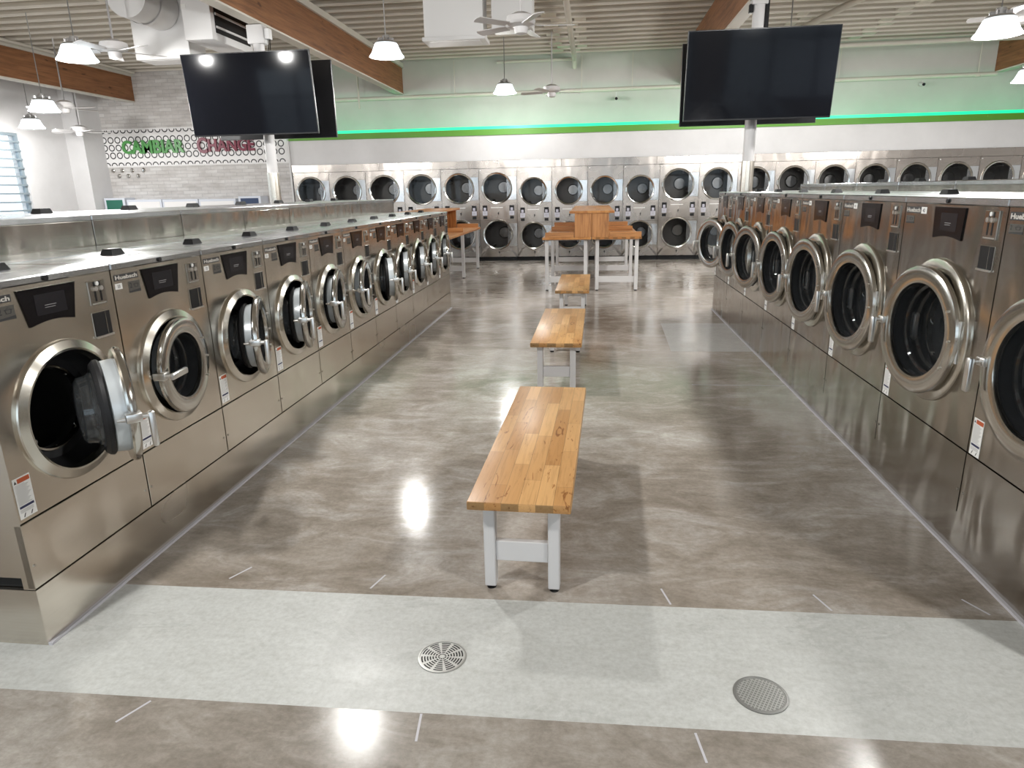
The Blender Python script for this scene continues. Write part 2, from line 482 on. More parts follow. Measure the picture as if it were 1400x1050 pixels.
# outside ground and a red kerb beyond the left window
struct(MB().box(-60, 40, -50, 50, -.5, -.31, 'ground_outside').build('ground_outside'))
struct(MB().box(-19.4, -19, 2, 30, -.31, 1.25, 'red_outside').build('wall_outside'))

# joists and blocking above the beams
z_j0, z_j1 = 4.775, ZC
k = 0; y = 4.0
while y < 17.8:
    struct(MB().box(XW, XE, y+.007, y+.043, z_j0, z_j0+.035, 'joist').box(XW, XE, y+.018, y+.032, z_j0+.035, z_j1, 'ceiling').build('joist')); y += .42  # lit bottom edge and shaded side drawn as two paint tones
blk = MB()
for (x, n, w) in ((-1.0, 9, .28), (-.55, 8, .22), (-8.2, 10, .2), (5.6, 9, .25), (3.8, 7, .2), (-6.3, 5, .2)):
    for j in range(n):
        yy = 4.0+.42*(33-1-j*(1 if x != -8.2 else 2)) - .42
        if yy < 5: continue
        xx = x+(.16 if j % 2 else 0)
        blk.box(xx, xx+w, yy+.045, yy+.42, z_j0+.03, z_j0+.12, 'joist')
struct(blk.build('ceiling_blocking'))
# glulam beams
def beam(x, y1):
    struct(MB().box(x-.09, x+.09, YF, y1, 4.09, 4.775, 'beam').build('beam'))
    struct(MB().box(x-.092, x+.092, YF, y1, 4.062, 4.088, 'ledger').build('trim_beam'))
    struct(MB().box(x+.09, x+.135, YF, y1, 4.67, 4.775, 'ledger').build('trim_ledger'))
beam(-11.76, YBR-.01); beam(-4.82, YB-.01); beam(2.13, YB-.01); beam(9.1, YB-.01)

# ------------------------------------------------------------------ washers
def tri_icon(mb, x, z, h, y, m):
    mb.prism([(x, z), (x+h, z), (x+h/2, z+h)], y, y+.0004, m)
def basket(mb, x, z, w, h, y, m):
    t = w*.1
    mb.prism([(x, z+h*.62), (x+w, z+h*.62), (x+w, z+h*.74), (x, z+h*.74)], y, y+.0004, m)
    mb.prism([(x+t, z+h*.62), (x+2*t, z+h*.62), (x+3*t, z), (x+2*t, z)], y, y+.0004, m)
    mb.prism([(x+w-2*t, z+h*.62), (x+w-t, z+h*.62), (x+w-2*t, z), (x+w-3*t, z)], y, y+.0004, m)
    mb.prism([(x+2*t, z), (x+w-2*t, z), (x+w-2*t, z+h*.1), (x+2*t, z+h*.1)], y, y+.0004, m)
    mb.prism([(x+w*.2, z+h*.74), (x+w*.27, z+h*.74), (x+w*.5, z+h*1.02), (x+w*.5, z+h*1.1)], y, y+.0004, m)
    mb.prism([(x+w*.73, z+h*.74), (x+w*.8, z+h*.74), (x+w*.5, z+h*1.1), (x+w*.5, z+h*1.02)], y, y+.0004, m)

def warning_sticker(par, x, z, w, h):
    b = MB(); y = -.0012
    b.box(x, x+w, y, 0, z, z+h, 'white_label')
    y -= .0004
    b.box(x+w*.25, x+w*.96, y, y+.0004, z+h*.86, z+h*.97, 'orange_label')
    tri_icon(b, x+w*.05, z+h*.87, w*.16, y, 'ink')
    zz = z+h*.83
    i = 0
    while zz > z+h*.34:
        b.box(x+w*.08, x+w*(.62+.3*((i*37) % 10)/10), y, y+.0004, zz-h*.012, zz, 'grey_ink'); zz -= h*.034; i += 1
    b.box(x+w*.08, x+w*.92, y, y+.0004, z+h*.25, z+h*.31, 'ink_blue')
    for q in range(3): b.box(x+w*.08, x+w*.85, y, y+.0004, z+h*(.15+.03*q), z+h*(.16+.03*q), 'grey_ink')
    for q in (.2, .62):
        b.prism([(x+w*q, z+h*.03), (x+w*(q+.06), z+h*.03), (x+w*(q+.16), z+h*.12), (x+w*(q+.10), z+h*.12)], y, y+.0004, 'ink')
    o = b.build('warning_sticker', par); o['label'] = 'white warning sticker with an orange header and small print'
    return o

def number_tag(num, x, z, w, h):
    b = MB(); b.box(x, x+w, -.0012, 0, z, z+h, 'white_label')
    b.text(str(num), x+w/2, z+h*.24, h*.52, -.0018, 'ink', .02, 'CENTER')
    return b

def make_washer(P, name, label, cat_group):
    W, D, H = P['W'], P['D'], P['H']; S = P['steel']
    e = .004; x0, x1 = e, W-e
    cx, cz, ro, rop, rd, rg = P['cx'], P['cz'], P['ro'], P['rop'], P['rd'], P['rg']
    root = thing(name, label, 'washer', group=cat_group)
    sp = P['split']; lid = P['lid']
    # cabinet: front sheet with the round opening, sides, back, floor of the cabinet
    b = MB()
    b.plate_hole(x0, x1, sp+.004, lid-.001, cx, cz, rop, 0, S)
    for x in (x0, x1):
        b.add([(x, 0, sp+.004), (x, D, sp+.004), (x, D, lid), (x, 0, lid)], [(0, 1, 2, 3)], S)
        b.add([(x, 0, .0), (x, .05, .0), (x, .05, sp+.004), (x, 0, sp+.004)], [(0, 1, 2, 3)], S)
        b.add([(x, .05, .05), (x, D, .05), (x, D, sp+.004), (x, .05, sp+.004)], [(0, 1, 2, 3)], S)
    b.add([(x0, D, .0), (x1, D, .0), (x1, D, lid), (x0, D, lid)], [(0, 1, 2, 3)], S)
    b.add([(x0, 0, sp+.004), (x1, 0, sp+.004), (x1, .012, sp+.004), (x0, .012, sp+.004)], [(0, 1, 2, 3)], 'dark_gap')
    b.box(x0+.02, x1-.02, .05, D-.005, 0, .06, 'dark_gap')
    b.build('cabinet', root)
    lp = MB().box(x0, x1, -.001, .03, P.get('gap', .003), sp-.003, S, .002 if 'gap' not in P else 0)
    lp.cyl((x0+.02, -.004, sp*.35), (x0+.02, .001, sp*.35), .006, 'chrome_dark', 8).cyl((x1-.02, -.004, sp*.35), (x1-.02, .001, sp*.35), .006, 'chrome_dark', 8)
    lp.build('lower_panel', root)
    t = MB().box(x0-.001, x1+.001, -.006, D-.01, lid, H, P['top'], .005)
    t.box(x0+.02, x1-.02, D*.55, D*.55+.004, H, H+.003, P['top'])
    t.box(W*.5-.18, W*.5+.18, D*.22, D*.22+.003, H, H+.002, 'chrome_dark')
    t.build('top_lid', root)
    # tub: rubber boot, chrome lip, drum, latch strike
    tb = MB()
    tb.lathe([(rop, 0), (rop*.985, .03), (rg*1.27, .085), (rg*1.06, .100)], (cx, 0, cz), 'rubber', 'y', 56)
    tb.lathe([(rg*1.09, .102), (rg*1.08, .090), (rg*1.03, .090), (rg*1.02, .115)], (cx, 0, cz), 'chrome_dark', 'y', 56)
    tb.lathe([(rg*1.02, .115), (rg*1.04, .15), (rop*1.12, .16), (rop*1.15, .20), (rop*1.15, D*.66), (rop*.9, D*.68), (0.001, D*.68)], (cx, 0, cz), 'drum', 'y', 48)
    for q in range(3):
        a = q*2*PI/3+.4
        mx = Matrix.Translation((cx, 0, cz)) @ Matrix.Rotation(a, 4, 'Y')
        tb.prism([(-.04, rop*1.15), (.04, rop*1.15), (.012, rop*.9), (-.012, rop*.9)], .2, D*.66, 'drum', mx)
    tb.build('tub', root)
    ls = MB().box(cx-rop*.985, cx-rop*.84, .02, .05, cz-rop*.36, cz+rop*.14, 'alu', .008)
    ls.cyl((cx-rop*.88, .02, cz-rop*.3), (cx-rop*.88, .002, cz-rop*.3), .012, 'alu', 10)
    ls.build('latch_strike', root)
    # polished front ring around the opening
    MB().lathe([(ro, 0), (ro*.998, -.010), (ro*.985, -.015), (rop*1.05, -.028), (rop*1.015, -.027), (rop, -.014), (rop*.985, .012)], (cx, 0, cz), 'ring_steel', 'y', 72).build('front_ring', root)
    # control display
    dx0, dx1, dz0, dz1, ins = P['disp']
    d = MB(); n = 8
    low = [(dx0+ins+(dx1-dx0-2*ins)*k/n, dz0+.014*math.sin(PI*k/n)) for k in range(n+1)]
    d.prism(low+[(dx1, dz1), (dx0, dz1)], -.006, 0, 'display')
    w = dx1-dx0
    d.box(dx0+w*.25, dx1-w*.22, -.0066, -.006, dz0+(dz1-dz0)*.26, dz0+(dz1-dz0)*.82, 'screen')
    d.box(dx0+w*.40, dx0+w*.60, -.0070, -.0066, dz0+(dz1-dz0)*.50, dz0+(dz1-dz0)*.515, 'grey_ink')
    d.box(dx0+w*.40, dx0+w*.58, -.0070, -.0066, dz0+(dz1-dz0)*.44, dz0+(dz1-dz0)*.453, 'grey_ink')
    d.build('control_display', root)
    # coin acceptor plate
    a0, a1, b0, b1 = P['coin']
    c = MB().box(a0, a1, -.007, 0, b0, b1, 'chrome_dark', .003)
    wq, hq = a1-a0, b1-b0
    for q in (.30, .62):
        c.box(a0+wq*q, a0+wq*(q+.10), -.0080, -.007, b0+hq*.16, b0+hq*.58, 'black')
        c.cyl((a0+wq*(q+.05), -.016, b0+hq*.68), (a0+wq*(q+.05), -.006, b0+hq*.68), wq*.10, 'alu', 12)
        c.box(a0+wq*q, a0+wq*(q+.10), -.0080, -.007, b0+hq*.76, b0+hq*.95, 'black')
    c.cyl((a0+wq*.5, -.012, b0+hq*.88), (a0+wq*.5, -.006, b0+hq*.88), wq*.09, 'white_label', 12)
    c.box(a0+wq*.12, a0+wq*.90, -.0085, -.007, b0+hq*.04, b0+hq*.09, 'alu')
    c.build('coin_acceptor', root)
    a0, a1, b0, b1 = P['slot']
    c = MB().box(a0-.006, a1+.006, -.004, 0, b0-.006, b1+.004, 'chrome_dark', .002).box(a0, a1, -.0052, -.004, b0, b1, 'black')
    c.box(a0+(a1-a0)*.70, a0+(a1-a0)*.74, -.007, -.005, b0, b1, 'chrome_dark').box(a0-.002, a1+.002, -.012, -.004, b0-.008, b0, 'alu')
    c.build('coin_box', root)
    # brand plate
    a0, a1, b0, b1 = P['logo']
    lg = MB().box(a0, a1, -.0012, 0, b0, b1, 'ink')
    lg.text('Huebsch', a0+(a1-a0)*.04, b0+(b1-b0)*.2, (b1-b0)*.62, -.0020, 'silver', .035, 'LEFT', (a1-a0)*.92)
    lg.build('brand_plate', root)
    a0, a1, b0, b1 = P['price']
    pr = MB().box(a0, a1, -.0012, 0, b0, b1, 'plate_dark')
    pr.text('2', a0+(a1-a0)*.08, b0+(b1-b0)*.42, (b1-b0)*.45, -.002, 'ink', .02)
    basket(pr, a0+(a1-a0)*.40, b0+(b1-b0)*.42, (a1-a0)*.48, (b1-b0)*.42, -.002, 'ink')
    pr.prism([(a0, b0), (a1, b0), (a1, b0+(b1-b0)*.26), (a0, b0+(b1-b0)*.14)], -.002, -.0012, 'ink')
    pr.build('price_plate', root)
    number_tag(0, *P['tag']).build('number_tag', root)
    warning_sticker(root, *P['sticker'])
    # lock on the lid edge, vent cap on the top
    MB().cyl((W*.485, -.014, (lid+H)/2), (W*.485, 0, (lid+H)/2), .011, 'black', 14).build('lid_lock', root)
    v = MB(); vx, vy = W*.66, D*.36
    v.add([(vx-.05, vy-.035, H), (vx+.05, vy-.035, H), (vx+.05, vy+.035, H), (vx-.05, vy+.035, H),
           (vx-.036, vy-.025, H+.03), (vx+.036, vy-.025, H+.03), (vx+.036, vy+.025, H+.03), (vx-.036, vy+.025, H+.03)],
          [(0, 1, 2, 3), (4, 5, 6, 7), (0, 1, 5, 4), (1, 2, 6, 5), (2, 3, 7, 6), (3, 0, 4, 7)], 'black')
    v.build('vent_cap', root)
    # door: hinge line on the viewer's right, closed position along -x of it
    hx = P['hinge']; st = P['stand']
    door = MB()
    c0 = (-hx, 0, 0)
    door.lathe([(rg, -.012), (rg*1.02, -.026), (rg*1.1, -.030), (rd*.93, -.032), (rd*.985, -.026), (rd, -.016), (rd*.995, -.004), (rd*.96, .004), (rg*1.16, .006), (rg*1.14, .0), (rg, -.004)],
               c0, 'chrome_dark', 'y', 64, True)
    door.lathe([(rg*1.20, .004), (rg*1.17, .05), (rg*1.14, .056)], c0, 'grey_ring', 'y', 56)
    door.lathe([(rg*1.14, .056), (rg*1.04, .056), (rg*1.005, -.004)], c0, 'rubber', 'y', 56)
    for q in range(3):
        aa = -.5+q*.5
        door.cyl((-hx+rd*.88*math.cos(aa), -.040, rd*.88*math.sin(aa)), (-hx+rd*.88*math.cos(aa), -.028, rd*.88*math.sin(aa)), .006, 'alu', 8)
    dro = door.build('door', root, (cx+hx, -st, cz))
    MB().lathe([(rg*1.02, -.010), (rg*1.0, .01), (rg*.985, .055), (rg*.93, .062), (rg*.915, .100), (rg*.86, .110), (rg*.83, .145), (rg*.72, .156), (rg*.4, .162), (0.001, .164)], c0, 'glass', 'y', 48).build('glass_bowl', dro)
    MB().lathe([(rg*1.19, .054), (rg*1.23, .062), (rg*1.21, .076), (rg*1.12, .090), (rg*1.0, .090), (rg*1.0, .060)], c0, 'rubber', 'y', 56, True).build('door_gasket', dro)
    h = MB(); q = P['hs']
    tx = -hx-rd*.965
    h.box(tx-.018*q, tx+.036*q, -.042*q, .018, -.019*q, .019*q, 'alu', .006*q, None, 2)
    h.cyl((tx-.012*q, .02, .0), (tx-.012*q, .05, .0), .010*q, 'alu', 10, .005*q)
    h.build('latch_block', dro)
    hn = MB()
    hn.cyl((0, -.03*q, 0), (0, -.075*q, 0), .011*q, 'alu', 14)
    hn.box(-.016*q, .016*q, -.086*q, -.062*q, -.132*q, .016*q, 'alu', .008*q, None, 2)
    ho = hn.build('handle', dro, (tx, 0, 0))
    ho['label'] = 'cast L-shaped door handle'
    g = MB().cyl((0, .0, -.10*q), (0, .0, .10*q), .012*q, 'alu', 12)
    for zz in (-.07, .07): g.box(-.06*q, .01*q, -.012, .010, (zz-.02)*q, (zz+.02)*q, 'alu', .005)
    g.build('hinge', dro)
    return root

PL = dict(W=.730, D=.915, H=1.177, steel='steel', top='steel_top', split=.276, lid=1.146, cx=.365, cz=.624, ro=.288, rop=.240, rd=.243, rg=.163,
          disp=(.208, .505, .985, 1.129, .033), coin=(.572, .678, 1.012, 1.117), slot=(.574, .676, .880, .980), logo=(.018, .184, 1.096, 1.123),
          price=(.108, .190, 1.032, 1.084), tag=(.018, 1.058, .047, .026), sticker=(.012, .294, .080, .162), hinge=.238, stand=.012, hs=1.0)
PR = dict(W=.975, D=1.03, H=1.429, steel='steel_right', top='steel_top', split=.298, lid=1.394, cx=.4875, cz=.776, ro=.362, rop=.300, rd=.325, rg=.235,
          disp=(.347, .645, 1.230, 1.382, .012), coin=(.812, .922, 1.252, 1.378), slot=(.815, .921, 1.125, 1.224), logo=(.016, .188, 1.342, 1.376),
          price=(.024, .120, 1.288, 1.328), tag=(.190, 1.342, .060, .034), sticker=(.016, .304, .080, .172), hinge=.312, stand=.022, hs=1.0, gap=.0)
XL, YL0, pL, ZLB = -2.124, 2.081, .73007, .248
XR, YR0, pR, ZRB = 1.7296, 2.172, .97511, .1998
L_ANG = [43, 5, 18, 16, 10, 7, 20, 14, 15, 12, 10]
L_DESC = ['door swung wide open', 'door nearly shut, handle level', 'door ajar', 'door ajar', 'door a little ajar', 'door almost shut', 'door standing open edge-on',
          'door ajar', 'door ajar', 'door ajar', 'door ajar']
W1 = make_washer(PL, 'washer', 'x', 'washers in the left aisle row')
left_row = []
for i in range(11):
    where = 'nearest in' if i == 0 else 'last at far end of' if i == 10 else ORD[i]+' from near end of'
    lab = 'steel washer, %s left row, %s' % (where, L_DESC[i])
    loc = (XL, YL0+i*pL, ZLB)
    o = W1 if i == 0 else dup(W1, loc, PI/2, lab)
    o.location = loc; o.rotation_euler = (0, 0, PI/2); o['label'] = lab
    left_row.append(o)
R_ANG = [5, 7, 7, 8, 8, 14, 12, 24]
W2 = make_washer(PR, 'large_washer', 'x', 'washers in the right aisle row')
right_row = []
for i in range(8):
    where = 'nearest in' if i == 0 else 'last at far end of' if i == 7 else ORD[i]+' from near end of'
    lab = 'large steel washer, %s right row, %s' % (where, 'door wide open over the aisle' if i == 7 else 'round glass door ajar')
    loc = (XR, YR0+(i+1)*pR, ZRB)
    o = W2 if i == 0 else dup(W2, loc, -PI/2, lab)
    o.location = loc; o.rotation_euler = (0, 0, -PI/2); o['label'] = lab
    right_row.append(o)
for i, o in enumerate(left_row):
    child(o, 'door').rotation_euler = (0, 0, math.radians(L_ANG[i]))
    t = child(o, 'number_tag'); t.data = number_tag(34-i, *PL['tag']).mesh('number_tag')
    if i == 1:
        for g in child(o, 'door').children:
            if g.name.startswith('handle'): g.rotation_euler = (0, -PI/2+.0, 0)
for i, o in enumerate(right_row):
    child(o, 'door').rotation_euler = (0, 0, math.radians(R_ANG[i]))
    t = child(o, 'number_tag'); t.data = number_tag(41+i, *PR['tag']).mesh('number_tag')
# rows standing back to back behind these: only their tops and backs are seen
def back_washer(W, D, H, loc, rz, label, group, i, proto=[None, None]):
    k = 0 if rz < 0 else 1
    if proto[k] is not None:
        return dup(proto[k], loc, rz, label)
    root = thing('back_row_washer', label, 'washer', loc, rz, group)
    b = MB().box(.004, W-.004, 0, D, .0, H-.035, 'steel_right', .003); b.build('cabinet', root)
    b = MB().box(.003, W-.003, -.006, D, H-.035, H, 'steel_top', .005); b.build('top_lid', root)
    v = MB(); vx, vy = W*.4, D*.3
    v.add([(vx-.06, vy-.04, H), (vx+.06, vy-.04, H), (vx+.06, vy+.04, H), (vx-.06, vy+.04, H),
           (vx-.045, vy-.03, H+.035), (vx+.045, vy-.03, H+.035), (vx+.045, vy+.03, H+.035), (vx-.045, vy+.03, H+.035)],
          [(0, 1, 2, 3), (4, 5, 6, 7), (0, 1, 5, 4), (1, 2, 6, 5), (2, 3, 7, 6), (3, 0, 4, 7)], 'black')
    v.build('vent_cap', root)
    b = MB().lathe([(.36, 0), (.35, -.02), (.31, -.03), (.30, .0)], (W/2, 0, .776), 'chrome', 'y', 40); b.build('front_ring', root)
    b = MB().lathe([(.325, -.03), (.30, -.06), (.24, -.05), (0.001, -.02)], (W/2, 0, .776), 'chrome_dark', 'y', 40); b.build('door', root)
    proto[k] = root
    return root
XBL = -3.052
nb = 9
for i in range(nb):
    y0 = 10.58-(i+1)*.945
    back_washer(.945, 1.15, 1.61-.2, (XBL-1.15, y0+.945, .2), -PI/2,
                'tall washer backing onto the left row, %s from its far end' % ORD[i], 'tall washers behind the left row', i)
for i in range(8):
    y0 = 9.95-(i+1)*1.03
    back_washer(1.03, 1.15, 1.71-.2, (2.785+1.15, y0, .2), PI/2,
                'taller washer backing onto the right row, %s from the far end' % ORD[i], 'taller washers behind the right row', i)
# plinths under the rows
def plinth(name, x0, x1, y0, y1, h, label):
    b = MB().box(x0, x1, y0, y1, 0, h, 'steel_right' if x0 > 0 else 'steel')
    o = b.build(name); tag(o, label, 'plinth'); return o
plinth('washer_plinth', XBL+.01, XL, YL0+.004, YL0+11*pL, ZLB-.004, 'low stainless plinth under the left front row of washers')
plinth('washer_plinth', XBL-1.15, XBL-.002, YL0-.05, 10.58, .198, 'low stainless plinth under the tall washers behind the left row')
plinth('washer_plinth', XR, 2.76, YR0+.0, YR0+9*pR-pR, ZRB-.0003, 'low stainless plinth under the right front row of washers')
plinth('washer_plinth', 2.785, 2.785+1.15, 1.7, 9.95, .198, 'low stainless plinth under the taller washers behind the right row')
struct(MB().box(XL, XL+.016, YL0+.004, YL0+11*pL, 0, .012, 'trim').build('trim_left'))
struct(MB().box(XR-.016, XR, YR0-1.2, YR0+8*pR, 0, .012, 'trim').build('trim_right'))
plinth('washer_plinth', XR, 2.76, YR0-1.2, YR0-.002, ZRB-.002, 'near end of the stainless plinth beneath the right row')

# ------------------------------------------------------------------ dryers along the back wall
YD = 17.24
seams = [-7.544, -6.604, -5.658, -4.680, -3.741, -2.79, -1.85, -.995, -.122, .725, 1.582, 2.508, 3.394, 4.237, 5.129, 6.019, 6.908, 7.794, 8.683, 9.56, 10.45]
def make_dryer(W, zu, zl, r, name):
    root = thing(name, 'x', 'dryer', group='stacked dryers along the back wall')
    H = 2.235
    b = MB(); D = .62
    x0, x1 = .004, W-.004
    z_mid = (zu+zl)/2
    b.plate_hole(x0, x1, z_mid+.02, H, W/2-.02, zu, r*.93, 0, 'steel_dryer', 48)
    b.plate_hole(x0, x1, .10, z_mid-.02, W/2-.02, zl, r*.93, 0, 'steel_dryer', 48)
    b.box(x0, x1, .0, .02, z_mid-.02, z_mid+.02, 'steel_dryer')
    for x in (x0, x1): b.add([(x, 0, .10), (x, D, .10), (x, D, H), (x, 0, H)], [(0, 1, 2, 3)], 'steel_dryer')
    b.add([(x0, 0, H), (x1, 0, H), (x1, D, H), (x0, D, H)], [(0, 1, 2, 3)], 'steel_dryer')
    b.add([(x0, D, .1), (x1, D, .1), (x1, D, H), (x0, D, H)], [(0, 1, 2, 3)], 'dark_gap')
    b.box(x0, x1, .03, D, 0, .095, 'black')
    for z, rr in ((.10, 0), (z_mid-.21, 0)):
        b.box(x0+.01, x1-.01, -.003, 0, z, z+.004, 'dark_gap')
    b.box(W*.30, W*.62, -.003, 0, z_mid+.09, z_mid+.105, 'white_label')
    for z in (z_mid-.035, .22): b.cyl((W/2, -.012, z), (W/2, 0, z), .018, 'black', 12); b.box(W/2-.006, W/2+.006, -.006, 0, z-.05, z, 'black')
    b.box(.03, .055, -.002, 0, H-.05, H-.03, 'white_label')
    b.build('cabinet', root)
    for zc, nm in ((zu, 'upper'), (zl, 'lower')):
        cx = W/2-.02
        d = MB()
        d.lathe([(r, 0), (r*.995, -.02), (r*.965, -.034), (r*.90, -.030), (r*.87, -.018), (r*.865, -.004)], (0, 0, 0), 'chrome', 'y', 56)
        d.box(r*.62, W-.012-cx, -.012, -.001, -r*.75, r*.72, 'steel_top', .004)
        d.box(-r-.02, -r*.93, -.035, -.004, -.06, .06, 'chrome_dark', .008)
        do = d.build('door', root, (cx, 0, zc))
        MB().lathe([(r*.87, -.012), (r*.6, -.012), (0.001, -.012)], (0, 0, 0), 'dryer_glass', 'y', 40).build('door_glass', do)
        dm = MB()
        dm.lathe([(r*.93, .0), (r*.86, .03), (r*.86, .10), (r*1.02, .11), (r*1.02, .55), (0.001, .56)], (cx, 0, zc), 'drum', 'y', 40)
        dm.lathe([(r*.40, .545), (r*.34, .53), (0.001, .53)], (cx+r*.25, 0, zc+.02), 'steel_top', 'y', 24)
        for q in range(4):
            mx = Matrix.Translation((cx, 0, zc)) @ Matrix.Rotation(q*PI/2+.5, 4, 'Y')
            dm.box(-.02, .02, .12, .54, r*.8, r*1.01, 'drum', 0, mx)
        dm.build('drum', root)
    for xx in (.075, W-.075-.115):
        p = MB()
        z0 = z_mid-.02
        p.box(xx, xx+.115, -.006, 0, z0+.04, z0+.17, 'black', .004)
        p.box(xx+.025, xx+.085, -.02, -.006, z0+.045, z0+.115, 'lavender', .006)
        p.box(xx, xx+.115, -.010, 0, z0-.07, z0+.035, 'lavender', .004)
        for q in range(3): p.box(xx+.03+.02*q, xx+.04+.02*q, -.0108, -.010, z0-.04, z0+.01, 'grey_ink')
        p.box(xx+.01, xx+.105, -.006, 0, z0-.155, z0-.09, 'black', .003)
        p.build('payment_unit', root)
    return root
DA = make_dryer(.926, 1.768, .652, .375, 'stacked_dryer')
DB = make_dryer(.858, 1.675, .620, .338, 'stacked_dryer')
usedA = usedB = False
for i in range(len(seams)-1):
    w = seams[i+1]-seams[i]
    small = 6 <= i <= 9
    pro, w0 = (DB, .858) if small else (DA, .926)
    first = (small and not usedB) or (not small and not usedA)
    lab = 'stainless stacked dryer with two round glass doors, %s from the brick wall' % ORD[i]
    loc = (seams[i], YD, 0)
    o = pro if first else dup(pro, loc, 0, lab)
    o.location = loc; o['label'] = lab; o.scale = (w/w0, 1, 1)
    if small: usedB = True
    else: usedA = True
hb = MB()
hx = -7.55
for k in range(8):
    hb.box(hx+.001, hx+2.26, 17.225, 17.252, 2.24, 2.418, 'steel_dryer', .003); hx += 2.262
tag(hb.build('header_panel'), 'brushed stainless header running above the stacked dryers', 'panel')
fb = MB()   # smaller dryers are shorter: filler strip above them
tag(MB().box(-7.55, XE-.01, 17.265, 17.285, 3.136, 3.205, 'led').box(-7.55, XE-.01, 17.34, 17.37, 3.001, 3.03, 'led_hidden').build('light_strip'), 'glowing green light strip along the top of the green band', 'light strip')  # second box is the added glow strip, out of sight behind the band

# ------------------------------------------------------------------ benches
def make_bench():
    root = thing('bench', 'x', 'bench', group='wooden benches down the aisle')
    w, L, h = .436, 1.74, .46
    MB().box(-w/2, w/2, 0, L, h-.040, h, 'butcher', .006, None, 2).build('seat', root)
    for y in (.075, L-.075-.06):
        for x in (-.165, .115):
            lg = MB().box(x, x+.05, y, y+.06, .018, h-.041, 'white_paint', .004)
            lo = lg.build('leg', root)
            MB().cyl((x+.025, y+.03, 0), (x+.025, y+.03, .02), .021, 'black', 14).build('foot', lo)
        MB().box(-.115, .115, y+.015, y+.045, .140, .235, 'white_paint', .003).build('crossbar', root)
        MB().box(-.165, .165, y+.01, y+.05, h-.052, h-.0405, 'white_paint').build('mounting_plate', root)
    return root
B1 = make_bench()
for i, (x, y, rz, lab) in enumerate(((-.290, 2.54, -.026, 'butcher-block bench with white legs, nearest in the aisle'),
                                     (-.2945, 5.60, -.008, 'butcher-block bench with white legs, second of three down the aisle'),
                                     (-.249, 8.70, -.005, 'butcher-block bench with white legs, farthest, before the folding tables'))):
    o = B1 if i == 0 else dup(B1, (x, y, 0), rz, lab)
    o.location = (x, y, 0); o.rotation_euler = (0, 0, rz); o['label'] = lab

# ------------------------------------------------------------------ folding tables with a raised centre shelf
def make_table():
    root = thing('folding_table', 'x', 'table', group='folding tables before the dryers')
    w, L, h = .835, 3.80, .92                 # local x from the shelf side outwards
    MB().box(.005, w, 0, L, h-.04, h, 'table_wood', .005).build('tabletop', root)
    for y in (.0, L/2-.02, L-.04):
        MB().box(.30, w-.004 if y == 0 else w-.05, y+.001, y+.039, h+.0005, h+.082, 'board_wood', .003).build('divider', root)
    for y in (.09, L/2-.03, L-.15):
        for x in (.07, .735):
            lo = MB().box(x, x+.06, y, y+.06, .018, h-.041, 'white_paint', .003).build('leg', root)
            MB().cyl((x+.03, y+.03, 0), (x+.03, y+.03, .02), .022, 'black', 12).build('foot', lo)
        MB().box(.13, .735, y+.015, y+.045, .145, .248, 'white_paint', .003).build('stretcher', root)
        MB().box(.05, .80, y+.005, y+.055, h-.055, h-.0405, 'white_paint').build('mounting_plate', root)
    return root
def make_shelf():
    root = thing('raised_shelf', 'x', 'shelf', group='raised shelves between folding tables')
    L = 3.80
    for s in (-1, 1):
        a, b = sorted((s*.003, s*.285))
        MB().box(a, b, 0, .038, 0, .39, 'panel_wood', .003).build('end_panel', root)
        MB().box(a, b, L-.04, L-.002, 0, .39, 'panel_wood', .003).build('end_panel', root)
    MB().box(-.02, .02, .04, L-.042, 0, .39, 'panel_wood').build('spine_board', root)
    MB().box(-.375, .375, -.01, L+.01, .391, .431, 'table_wood', .005).build('shelf_top', root)
    return root
T = make_table(); SH = make_shelf()
spots = [(-.012, 11.80, 0, 'right'), (-.012, 11.80, 1, 'left'), (-3.36, 11.85, 0, 'right'), (-3.36, 11.85, 1, 'left')]
# the left-hand table is the same build turned end for end
for i, (x, y, flip, side) in enumerate(spots):
    isl = 'centre island' if i < 2 else 'island behind the left washers'
    lab = 'wood-topped folding table with white legs, %s half of the %s' % (side, isl)
    loc = (x, y, 0) if not flip else (x, y+3.80, 0)
    o = T if i == 0 else dup(T, loc, PI if flip else 0, lab)
    o.location = loc; o.rotation_euler = (0, 0, PI if flip else 0); o['label'] = lab
for i, (x, y, lab) in enumerate(((-.012, 11.80, 'raised wooden shelf along the middle of the centre folding tables'),
                                 (-3.36, 11.85, 'raised wooden shelf on the folding tables behind the left washers'))):
    o = SH if i == 0 else dup(SH, (x, y, .9205), 0, lab)
    o.location = (x, y, .9205); o['label'] = lab

# ------------------------------------------------------------------ columns and televisions
def column(x, y, label):
    root = thing('column', label, 'column', (x, y, 0))
    MB().cyl((0, 0, 2.03), (0, 0, 4.05), .078, 'white_paint', 28).build('shaft', root)
    MB().cyl((0, 0, 0), (0, 0, 2.03), .086, 'steel', 28).build('steel_sleeve', root)
    if x < 0:
        MB().box(-.13, .12, -.085, .085, 3.80, 4.055, 'white_paint', .02, None, 2).build('top_bracket', root)
        MB().box(.125, .20, -.06, .04, 3.86, 4.0, 'duct', .006).build('junction_box', root)
        c = MB()
        for q in range(3): c.tube([(.15+.02*q, -.03, 3.86), (.14+.03*q, -.09, 3.5), (.10+.02*q, -.10, 2.9)], .006, 'black' if q else 'cable', 6)
        c.build('cable', root)
    else:
        MB().box(-.10, .10, -.085, .085, 3.99, 4.055, 'white_paint', .004).build('top_bracket', root)
        MB().box(.08, .125, -.05, .0, 2.6, 4.05, 'black').build('conduit', root)
        MB().box(-.13, -.08, -.05, .02, 3.90, 4.0, 'black', .004).build('clamp', root)
    return root
